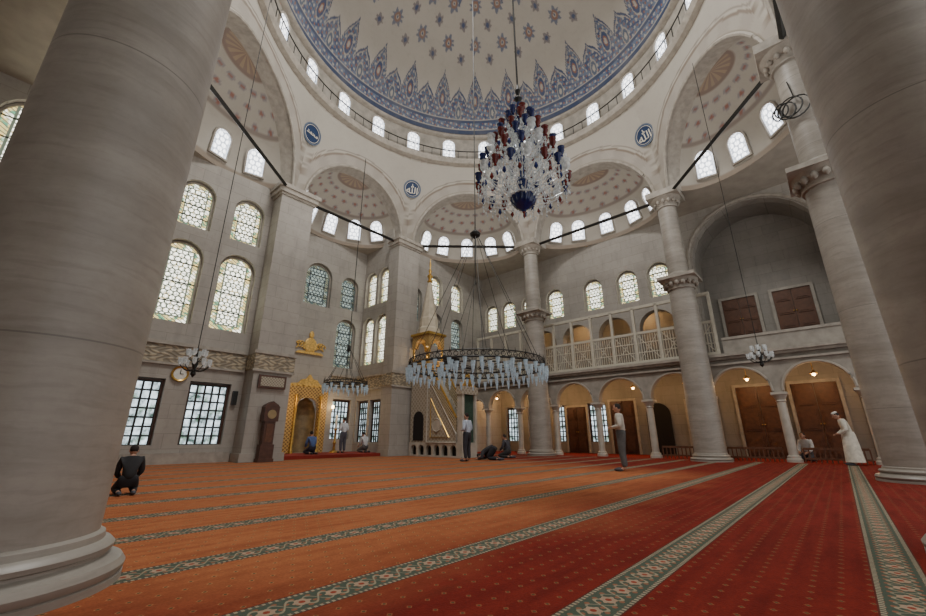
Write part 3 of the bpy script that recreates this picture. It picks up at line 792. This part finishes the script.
for sx in(-1,1):
    for y in(-1.22,-.08): ob('kiosk_post',post,None,(sx*(hw-.03),y,4.3),parent=mn)
cb=MB().box(-hw-.04,hw+.04,-1.28,-.02,5.2,5.85).mesh('c',[GOLDP]); ct=MB()
ct.prismx([(-1.02,5.1),(-.28,5.1)]+[(-.65+.37*math.cos(pi*j/10),5.3+.35*math.sin(pi*j/10)) for j in range(11)],-1,1)
cb=boolcut(cb,ct.mesh('c',[GOLDP])); ct=MB(); ct.prism([(-.33,5.1),(.33,5.1)]+[(.33*math.cos(pi*j/10),5.3+.33*math.sin(pi*j/10)) for j in range(11)],-2,1)
cb=boolcut(cb,ct.mesh('c',[GOLDP]))
ob('canopy',cb,None,parent=mn)
ob('canopy_cornice',MB().box(-hw-.12,hw+.12,-1.36,.04,5.85,5.97),[GOLD],parent=mn)
ob('spire',MB().lathe([(.60,5.97),(.58,6.25),(.50,6.35),(.48,6.8),(.43,6.9),(.10,8.9)],8,(0,-.65,0)),[simple('spire_stone',(.50,.44,.33),.5,0,.15,4)],parent=mn)
ob('finial',MB().lathe([(.10,8.9),(.15,9.0),(.08,9.1),(.16,9.3),(.05,9.45),(.1,9.6),(.03,9.75),(.06,9.95),(0,10.4)],12,(0,-.65,0)),[GOLD],parent=mn,smooth=True)
for s in(-1,1): ob('portal_post',MB().box(s*(hw-.07)-.07,s*(hw-.07)+.07,-L,-L+.3,.62,2.7),[WHITEM],parent=mn)
ob('portal_lintel',MB().box(-hw-.05,hw+.05,-L-.04,-L+.34,2.7,3.05),[CARVED],parent=mn)
ob('portal_crown',MB().prism([(-.45,3.05),(.45,3.05),(.3,3.3),(.12,3.35),(0,3.65),(-.12,3.35),(-.3,3.3)],-L,-L+.25),[GOLD],parent=mn)
ob('curtain',MB().box(-hw+.14,hw-.14,-L+.1,-L+.14,.62,2.7),[simple('green_curtain',(.03,.06,.04),.9,0,.3,9)],parent=mn)
l=bpy.data.lights.new('warm_point_light','POINT'); l.energy=18; l.color=(1,.7,.35); l.shadow_soft_size=.08  # warm point light inside the kiosk, no lamp fixture around it
lo=bpy.data.objects.new('warm_point_light',l); COL.objects.link(lo); lo.location=(4.8,7.65,4.9)

# ------------------------------------------------------------------ furniture
gc=ob('grandfather_clock',None,None,(-2.62,8.12,0),label='tall dark wooden longcase clock against the stone pier',cat='clock')
ob('case',MB().box(-.27,.27,-.18,.18,0,.12).box(-.24,.24,-.15,.15,.12,.6).box(-.19,.19,-.13,.13,.6,1.4).box(-.26,.26,-.17,.17,1.4,1.9).prism([(-.28,1.9),(.28,1.9),(.2,2.0),(0,2.12),(-.2,2.0)],-.17,.17),[WOOD],parent=gc)
ob('dial',MB().lathe([(0,-.01),(.16,-.01),(.16,.01),(0,.01)],24),[simple('brass_dial',(.30,.22,.11),.4,.4,.1,5)],(0,-.18,1.65),parent=gc).rotation_euler=(pi/2,0,0)
ob('glass_door',MB().box(-.12,.12,-.145,-.13,.68,1.32),[WOODL],parent=gc)
wc=ob('wall_clock',None,None,(-5.42,9.27,2.95),label='round wall clock with brass rim on stone wall',cat='clock')
c=ob('rim',MB().lathe([(.2,-.02),(.25,-.02),(.27,.03),(.25,.07),(.2,.05)],28,cap=False),[GOLD],parent=wc,smooth=True); c.rotation_euler=(pi/2,0,0)
c=ob('dial',MB().lathe([(0,0),(.21,0),(.21,.03),(0,.03)],28),[FACE],parent=wc); c.rotation_euler=(pi/2,0,0)
ob('hand',MB().box(-.01,.01,-.05,-.04,0,.15),[BLACK],parent=wc); ob('hand',MB().box(0,.1,-.05,-.04,-.01,.01),[BLACK],parent=wc)
pf_=ob('framed_inscription',MB().box(-.52,.52,-.05,0,0,.48),[WOOD],(-2.6,8.39,2.62),label='framed inscription panel in dark frame on the pier',cat='picture frame')
ob('panel',MB().box(-.44,.44,-.065,-.05,.07,.41),[mat_lattice('inscription_sheet',(.22,.19,.13),(.42,.38,.30),.11)],parent=pf_)
s=ob('loudspeaker',MB().box(-.08,.08,-.12,.0,0,.5),[BLACK],(-3.55,9.29,2.0),label='slim black loudspeaker on stone wall',cat='speaker')
ob('speaker_grille',MB().box(-.06,.06,-.135,-.12,.04,.46),[IRON],parent=s)
for x in(7.7,8.55):
    s=ob('television_screen',MB().box(-.36,.36,-.08,0,0,.5),[BLACK],(x,9.27,5.0),label='black flat screen mounted high on the stone wall',cat='television',group='black wall screens')
    ob('screen',MB().box(-.33,.33,-.09,-.08,.03,.47),[DARK],parent=s)
cb=ob('book_cabinet',MB().box(-.55,.55,-.22,.2,0,2.3),[WOOD],(-8.0,8.98,0),label='tall dark wooden cabinet with panelled doors by the wall',cat='cabinet')
for s in(-1,1): ob('door',MB().box(-.24,.24,-.02,0,.15,2.15),[WOODL],(s*.26,-.22,0),parent=cb)
# ------------------------------------------------------------------ chandeliers
def glass_cup(k=1.0):
    mb=MB().lathe([(.012,-.05),(.035,-.03),(.02,0),(.045,.04),(.068,.09),(.06,.14),(.078,.19)],12,cap=False)
    mb.v=[(a*k,b*k,c*k) for a,b,c in mb.v]; return mb
TEAR=[MB().lathe([(0,-.10),(.045,-.03),(.03,.03),(.008,.08)],10).mesh('teardrop',[m],True) for m in(REDG,BLUEG)]
def crystal(loc,ztop):
    z0=loc[2]; S=.92
    o=ob('crystal_chandelier',None,None,loc,label='large crystal chandelier with cobalt and ruby glass cups',cat='chandelier')
    o.scale=(S,S,S)
    ob('chain',MB().tube([(0,0,2.75),(0,0,(ztop-z0)/S)],.022,6).lathe([(.03,2.75),(.1,2.85),(.03,2.95),(.07,3.1),(.02,3.3)],10),[IRON],parent=o)
    ob('stem',MB().lathe([(.03,-.1),(.12,0),(.05,.12),(.09,.35),(.14,.5),(.06,.6),(.05,.95),(.13,1.1),(.05,1.25),(.05,1.6),(.12,1.75),(.05,1.9),(.04,2.3),(.09,2.4),(.04,2.75)],16),[BLUEG],parent=o,smooth=True)
    bw=MB(); prof=[(.02,-.26),(.05,-.22),(.07,-.19),(.17,-.13),(.25,-.02),(.275,.08),(.29,.1)]
    bw.lathe(prof,32)
    bw.v=[(x*(1+.05*math.cos(16*math.atan2(y,x))),y*(1+.05*math.cos(16*math.atan2(y,x))),z) for x,y,z in bw.v]
    ob('bowl',bw,[BLUEG],parent=o,smooth=True)
    ob('bowl_rim',MB().lathe([(.27,.09),(.31,.10),(.31,.13),(.27,.14)],28),[CRYST],parent=o)
    ob('pendant',MB().lathe([(0,-.42),(.03,-.36),(.02,-.3),(.04,-.26)],10),[REDG],parent=o,smooth=True)
    cups=[glass_cup(1.05).mesh('cup',[m],True) for m in(REDG,BLUEG)]+[glass_cup(1.35).mesh('cup',[CRYST],True)]
    drops=MB()
    def arm(R,rise,drop):
        return MB().tube([(R*t,0,-drop*math.sin(t*pi)*1.0+rise*t*t) for t in [i/8 for i in range(9)]],.013,5).mesh('arm',[CRYST],True)
    tiers=[(1.0,18,.22,.14,.16,0),(.92,16,.60,.14,.22,1),(.76,14,.98,.12,.25,0),(.58,12,1.36,.1,.2,1),(.44,10,1.72,.08,.18,0),(.26,7,2.05,.07,.15,1)]
    for ti,(R,n,z,drop,rise,ph) in enumerate(tiers):
        am=arm(R,rise,drop)
        for i in range(n):
            a=2*pi*(i+.5*ph)/n
            ob('arm',am,None,(0,0,z),a,parent=o)
            ci=(i+ti)%3 if ti<3 else (i%2)
            ob('cup',cups[ci],None,(R*math.cos(a),R*math.sin(a),z+rise+.04),parent=o)
            for k in range(15):
                rr=R*(.3+.7*random.random()); aa=a+random.uniform(-.25,.25); zz=z+rise*.7-random.uniform(.0,.34)
                drops.lathe([(0,-.05),(.018,-.02),(.011,.03),(0,.04)],5,(rr*math.cos(aa),rr*math.sin(aa),zz))
            for k in range(3):
                drops.lathe([(0,-.06),(.022,-.02),(.012,.03),(0,.04)],6,(R*math.cos(a),R*math.sin(a),z+rise-.08-.10*k))
            if ti<5: ob('teardrop',TEAR[(i+ti)%2],None,(R*.93*math.cos(a+pi/n),R*.93*math.sin(a+pi/n),z+rise-.12),parent=o)
        for i in range(48):
            a=2*pi*i/48; q=abs(math.sin(a*n/2)); drops.ball(((R*.9)*math.cos(a),(R*.9)*math.sin(a),z+rise-.02-.1*q),.015,None,None,0,5,4)
    d=ob('crystal_drops',drops,[CRYST],parent=o); d['kind']='stuff'
    return o
crystal((-3.15,-3.6,5.38),23.9)

def ring_chandelier(loc,R,ztop,ncup,zap,label,inner=True,nch=8):
    o=ob('ring_chandelier',None,None,loc,label=label,cat='chandelier')
    def circ(r,z,rad,n=64): return [(r*math.cos(2*pi*i/n),r*math.sin(2*pi*i/n),z) for i in range(n)]
    k=R/2.0
    m=MB().tube(circ(R,0,0),.028,6,0,True).tube(circ(R,.14*k+.04,0),.018,5,0,True).tube(circ(R*.55,.05,0),.018,6,0,True)
    NN=72 if R>1.5 else 30
    for i in range(NN):
        a=2*pi*i/NN; p=Vector((R*math.cos(a),R*math.sin(a),.02)); t=Vector((-math.sin(a),math.cos(a),0))
        m.tube([p+t*(.06*math.cos(q))+Vector((0,0,.07+.06*math.sin(q))) for q in [j*pi/4 for j in range(8)]],.011,4,0,True)
        if i%2==0: m.tube([p+Vector((0,0,.14)),p+Vector((0,0,.26))],[.018,.003],4)
    for i in range(12):
        a=2*pi*i/12; c,s=math.cos(a),math.sin(a)
        m.tube([(.1*c,.1*s,.02),(R*.5*c,R*.5*s,.1),(R*c,R*s,.02)],.013,4)
    ob('frame',m,[IRON],parent=o)
    h=MB()
    for i in range(nch):
        a=2*pi*i/nch; h.tube([(R*math.cos(a),R*math.sin(a),.1),(.05*math.cos(a),.05*math.sin(a),zap)],.010,4)
    for i in range(4):
        a=2*pi*i/4+.3; h.tube([(R*.55*math.cos(a),R*.55*math.sin(a),.05),(.05*math.cos(a),.05*math.sin(a),zap*.62)],.008,4)
    h.tube([(0,0,zap*.6),(0,0,zap)],.015,5)
    ob('suspension_chains',h,[IRON],parent=o)
    ob('chain',MB().tube([(0,0,zap),(0,0,ztop-loc[2])],.018,5).lathe([(.02,zap-.2),(.16*k,zap-.08),(.18*k,zap),(.04,zap+.15)],12),[IRON],parent=o)
    lm=MB().lathe([(.0,-.30),(.016,-.28),(.03,-.20),(.046,-.10),(.062,0),(.056,.0)],10,cap=False).mesh('lamp_cup',[LAMPG],True)
    for i in range(ncup):
        a=2*pi*(i+.5)/ncup; ob('lamp_cup',lm,None,(R*1.02*math.cos(a),R*1.02*math.sin(a),-.02-.10*(i%2)),parent=o)
    if inner:
        for i in range(26):
            a=2*pi*(i+.5)/26; ob('lamp_cup',lm,None,(R*.56*math.cos(a),R*.56*math.sin(a),.0),parent=o)
        for i in range(12):
            a=2*pi*(i+.5)/12; ob('lamp_cup',lm,None,(R*.78*math.cos(a),R*.78*math.sin(a),.02),parent=o)
    return o
ring_chandelier((-.1,.25,2.78),2.0,25.4,62,4.5,'huge iron ring chandelier hung with small glass oil lamps')
ring_chandelier((.35,8.0,3.0),.9,14.6,26,1.6,'smaller iron ring chandelier before the prayer niche',False,6)
def small_crystal(loc,ztop,label):
    o=ob('small_chandelier',None,None,loc,label=label,cat='chandelier',group='small glass chandeliers')
    ob('chain',MB().tube([(0,0,.5),(0,0,ztop-loc[2])],.010,5),[IRON],parent=o)
    ob('stem',MB().lathe([(.0,-.2),(.06,-.12),(.03,0),(.07,.12),(.03,.3),(.02,.5)],10),[IRON],parent=o,smooth=True)
    am=MB().tube([(.30*t,0,-.08*math.sin(t*pi)+.08*t) for t in [i/6 for i in range(7)]],.01,4).mesh('arm',[IRON])
    cm=MB().lathe([(.01,-.02),(.03,0),(.05,.05),(.045,.10),(.055,.14)],8,cap=False).mesh('cup',[CRYST],True)
    for z,n,s in((0,10,1),(.22,6,.6)):
        for i in range(n):
            a=2*pi*i/n; q=ob('arm',am,None,(0,0,z),a,parent=o); q.scale=(s,s,1)
            ob('cup',cm,None,(.3*s*math.cos(a),.3*s*math.sin(a),z+.09),parent=o)
    return o
small_crystal((-6.5,3.4,2.35),14.5,'small glass chandelier hanging on a long wire beside stained windows')
small_crystal((5.4,-6.1,3.0),14.5,'small glass chandelier hanging on a long wire by the gallery')

# ------------------------------------------------------------------ people
def skinmesh(vs,es,rad,root=0,lv=2):
    me=bpy.data.meshes.new('s'); me.from_pydata(vs,es,[]); o=bpy.data.objects.new('s',me); COL.objects.link(o)
    o.modifiers.new('k','SKIN'); 
    for i,r in enumerate(rad):
        d=me.skin_vertices[0].data[i]; d.radius=(r,r) if not isinstance(r,tuple) else r; d.use_root=(i==root)
    s=o.modifiers.new('u','SUBSURF'); s.levels=lv
    dg=bpy.context.evaluated_depsgraph_get(); r=bpy.data.meshes.new_from_object(o.evaluated_get(dg)); bpy.data.objects.remove(o)
    return r
def mesh_to_mb(me,mb,m=0):
    mb.add([tuple(v.co) for v in me.vertices],[tuple(p.vertices) for p in me.polygons],m)
POSE={}
POSE['stand']=dict(pel=(0,0,.93),sp=(0,0,1.1),ch=(0,.01,1.3),nb=(0,0,1.45),nk=(0,.01,1.51),hd=(0,.03,1.61),
 sh=(.175,0,1.40),el=(.25,-.03,1.13),wr=(.08,.2,1.10),ha=(.02,.24,1.11),hp=(.09,0,.88),kn=(.11,.02,.49),an=(.11,-.02,.09),fo=(.12,.1,.035),to=(.125,.17,.03))
POSE['bow']=dict(pel=(0,-.05,.93),sp=(0,-.03,1.09),ch=(0,.02,1.29),nb=(0,.07,1.44),nk=(0,.10,1.49),hd=(0,.16,1.58),
 sh=(.17,.04,1.39),el=(.23,.03,1.10),wr=(.12,.22,.98),ha=(.07,.27,.97),hp=(.09,-.05,.88),kn=(.11,.0,.48),an=(.11,-.04,.09),fo=(.12,.08,.035),to=(.125,.15,.03))
POSE['kneel']=dict(pel=(0,-.12,.27),sp=(0,-.08,.44),ch=(0,-.02,.63),nb=(0,.03,.77),nk=(0,.06,.82),hd=(0,.10,.90),
 sh=(.17,.01,.72),el=(.22,.06,.46),wr=(.14,.24,.33),ha=(.12,.31,.31),hp=(.10,-.10,.25),kn=(.16,.32,.09),an=(.13,-.18,.07),fo=(.12,-.28,.05),to=(.12,-.34,.04))
POSE['prostrate']=dict(pel=(0,-.20,.48),sp=(0,-.04,.44),ch=(0,.14,.34),nb=(0,.28,.24),nk=(0,.33,.20),hd=(0,.42,.13),
 sh=(.17,.22,.28),el=(.26,.22,.08),wr=(.18,.42,.05),ha=(.17,.50,.03),hp=(.10,-.20,.44),kn=(.13,.02,.08),an=(.12,-.36,.06),fo=(.12,-.44,.05),to=(.12,-.48,.03))
RAD=dict(pel=.115,sp=.105,ch=.125,nb=.07,nk=.05,sh=.062,el=.044,wr=.028,ha=.032,hp=.085,kn=.058,an=.038,fo=.036,to=.028)
LIMB=('sh','el','wr','ha','hp','kn','an','fo','to')
def person(loc,rot,pose,shirt,trouser,label,scale=1,hair=(.02,.015,.012),robe=False,cap=None):
    J=POSE[pose]
    def chain(names,mult=1,add=0,slim=1.0):
        vs=[];es=[];rd=[];ix={}
        def g(n,s):
            key=(n,s) if n in LIMB else (n,0)
            if key not in ix:
                p=J[n]; ix[key]=len(vs); vs.append((p[0]*(s or 1),p[1],p[2])); r=RAD[n]*mult+add
                rd.append(r*(slim if n in('pel','sp','ch','sh','hp','kn') else 1))
            return ix[key]
        for a,b in names:
            two=(a in LIMB) or (b in LIMB)
            for s in((-1,1) if two else (0,)): es.append((g(a,s),g(b,s)))
        return vs,es,rd
    body=MB()
    # body kept slightly slimmer under the clothes
    mesh_to_mb(skinmesh(*chain([('pel','sp'),('sp','ch'),('ch','nb'),('nb','nk'),('ch','sh'),('sh','el'),('el','wr'),('wr','ha'),('pel','hp'),('hp','kn'),('kn','an'),('an','fo'),('fo','to')],slim=.78)),body)
    hd=Vector(J['hd']); nk=Vector(J['nk'])
    up=(hd-nk).normalized(); 
    if pose=='prostrate': fw=Vector((0,.3,-1)).normalized()
    elif pose=='bow': fw=Vector((0,.85,-.4)).normalized()
    else: fw=Vector((0,1,-.15)).normalized()
    up=(up-fw*up.dot(fw)).normalized(); rt=fw.cross(up).normalized()
    def tr(x,f,u): return hd+rt*x+fw*f+up*u
    def part(mb,c,r,m=0,seg=14,rg=10):
        t=MB().ball((0,0,0),1,1,1,0,seg,rg)
        mb.add([tr(c[0]+v[0]*r[0],c[1]+v[1]*r[1],c[2]+v[2]*r[2]) for v in t.v],t.f,m)
    part(body,(0,0,.0),(.074,.092,.112)); part(body,(0,.02,-.06),(.052,.068,.055))
    part(body,(0,.096,-.012),(.012,.02,.022)); part(body,(0,.08,-.055),(.025,.012,.008))
    for s in(-1,1): part(body,(s*.075,-.005,-.01),(.012,.022,.032)); 
    for s in(-1,1):
        w=Vector(J['wr']);h=Vector(J['ha']); w.x*=s;h.x*=s; d=(h-w).normalized(); side=d.cross(Vector((0,0,1))); side=side.normalized() if side.length>.1 else Vector((1,0,0)); nn=side.cross(d)
        for i,ln in enumerate((.07,.085,.09,.08)):
            b=h+side*((i-1.5)*.018)+d*.01; body.tube([b,b+d*ln*.5,b+d*ln*.8-nn*.02,b+d*ln*.9-nn*.04],[.010,.009,.008,.006],6)
        b=w+d*.03+side*(-.03*s); body.tube([b,b+d*.03-side*.03*s,b+d*.065-side*.035*s],[.012,.010,.008],6)
    o=ob('person',body,[SKIN],loc,rot,None,label,'person',smooth=True); o.scale=(scale,)*3
    cm=lambda n,c: simple(n,c,.85,0,.18,9)
    sm_=skinmesh(*chain([('pel','sp'),('sp','ch'),('ch','nb'),('ch','sh'),('sh','el'),('el','wr')],1.12,.014)); sm_.materials.append(cm('shirt_cloth',shirt))
    for p in sm_.polygons: p.use_smooth=True
    ob('shirt',sm_,None,parent=o)
    tm_=skinmesh(*chain([('sp','pel'),('pel','hp'),('hp','kn'),('kn','an')],1.15,.018),root=1); tm_.materials.append(cm('trouser_cloth',trouser))
    for p in tm_.polygons: p.use_smooth=True
    ob('trousers',tm_,None,parent=o)
    if robe:
        ob('robe',MB().lathe([(.25,.10),(.235,.3),(.205,.7),(.18,.95),(.15,1.05)],20,(0,-.03,0),cap=False),[cm('robe_cloth',shirt)],parent=o,smooth=True)
    hb=MB(); part(hb,(0,-.022,.028),(.081,.085,.098))
    ob('hair',hb,[cm('hair' ,hair)],parent=o,smooth=True)
    for s in(-1,1):
        eb=MB(); part(eb,(s*.028,.083,.012),(.010,.008,.007),0,8,6); ob('eye',eb,[BLACK],parent=o)
    if cap:
        cp=MB(); part(cp,(0,-.012,.075),(.082,.092,.05)); ob('cap',cp,[cm('cap',cap)],parent=o,smooth=True)
    SC=cm('sock_cloth',(.06,.06,.07))
    for s in(-1,1):
        f=Vector(J['fo']);t=Vector(J['to']); c=(f+t)/2; ob('sock',MB().ball((c.x*s,c.y,c.z+.01),.05,.12,.045),[SC],parent=o,smooth=True)
    return o
person((2.04,-3.0,0),.25,'stand',(.50,.47,.40),(.10,.10,.10),'person standing in prayer in pale shirt and grey trousers',1.0)
person((2.57,2.99,0),.1,'stand',(.45,.52,.62),(.03,.03,.04),'person standing in prayer in light blue shirt and dark trousers',1.0)
person((1.9,10.3,.14),.1,'stand',(.62,.64,.66),(.08,.08,.10),'person standing near the prayer niche in white shirt',.93)
person((-7.66,1.1,0),-.1,'kneel',(.018,.018,.02),(.015,.015,.018),'person kneeling in black clothes on the carpet',.72)
person((3.9,3.0,0),.3,'prostrate',(.03,.03,.035),(.02,.02,.025),'person prostrating in dark clothes beside the pulpit',1.0)
person((5.7,3.5,0),.1,'kneel',(.05,.05,.06),(.03,.03,.03),'person kneeling in dark jacket near the pulpit',.95)
person((.1,9.9,.14),0,'kneel',(.08,.13,.30),(.03,.03,.05),'person kneeling in blue jacket before the niche',.95)
person((2.9,10.0,.14),0,'kneel',(.5,.5,.5),(.1,.1,.1),'person kneeling in grey shirt near the niche',.95)
person((9.15,-7.55,0),.15,'bow',(.60,.57,.48),(.5,.47,.40),'person leaning forward in prayer in long cream robe and white cap',.97,robe=True,cap=(.6,.6,.55))
person((11.1,-6.35,0),1.2,'kneel',(.5,.5,.48),(.05,.05,.06),'person sitting in white shirt under the gallery',1.0)

# ------------------------------------------------------------------ light + camera
w=bpy.data.worlds.new('World'); scene.world=w; w.use_nodes=True
bg=w.node_tree.nodes['Background']; bg.inputs[0].default_value=(.98,.98,.96,1); bg.inputs[1].default_value=1.12
def area(loc,size,e,col,rx=0,rz=0):
    l=bpy.data.lights.new('added_fill_light','AREA'); l.shape='DISK'; l.size=size; l.energy=e; l.color=col
    o=bpy.data.objects.new('added_fill_light',l); COL.objects.link(o); o.location=loc; o.rotation_euler=(rx,0,rz); return o
area((0,0,8.0),8,800,(1,.96,.9),pi)  # added fill disc facing up to brighten the dome, unseen from below
area((-3.3,-2.9,21.5),6,2200,(1,.98,.95),0)  # added fill disc under the dome, above the view, brightening the floor
cam=bpy.data.cameras.new('Camera'); cam.sensor_width=36; cam.lens=400/926*36; cam.clip_start=.05; cam.clip_end=200
co=bpy.data.objects.new('Camera',cam); COL.objects.link(co)
co.location=(-9.2,-7.4,.85); co.rotation_euler=(math.radians(90+17.9),0,math.radians(-48))
scene.camera=co
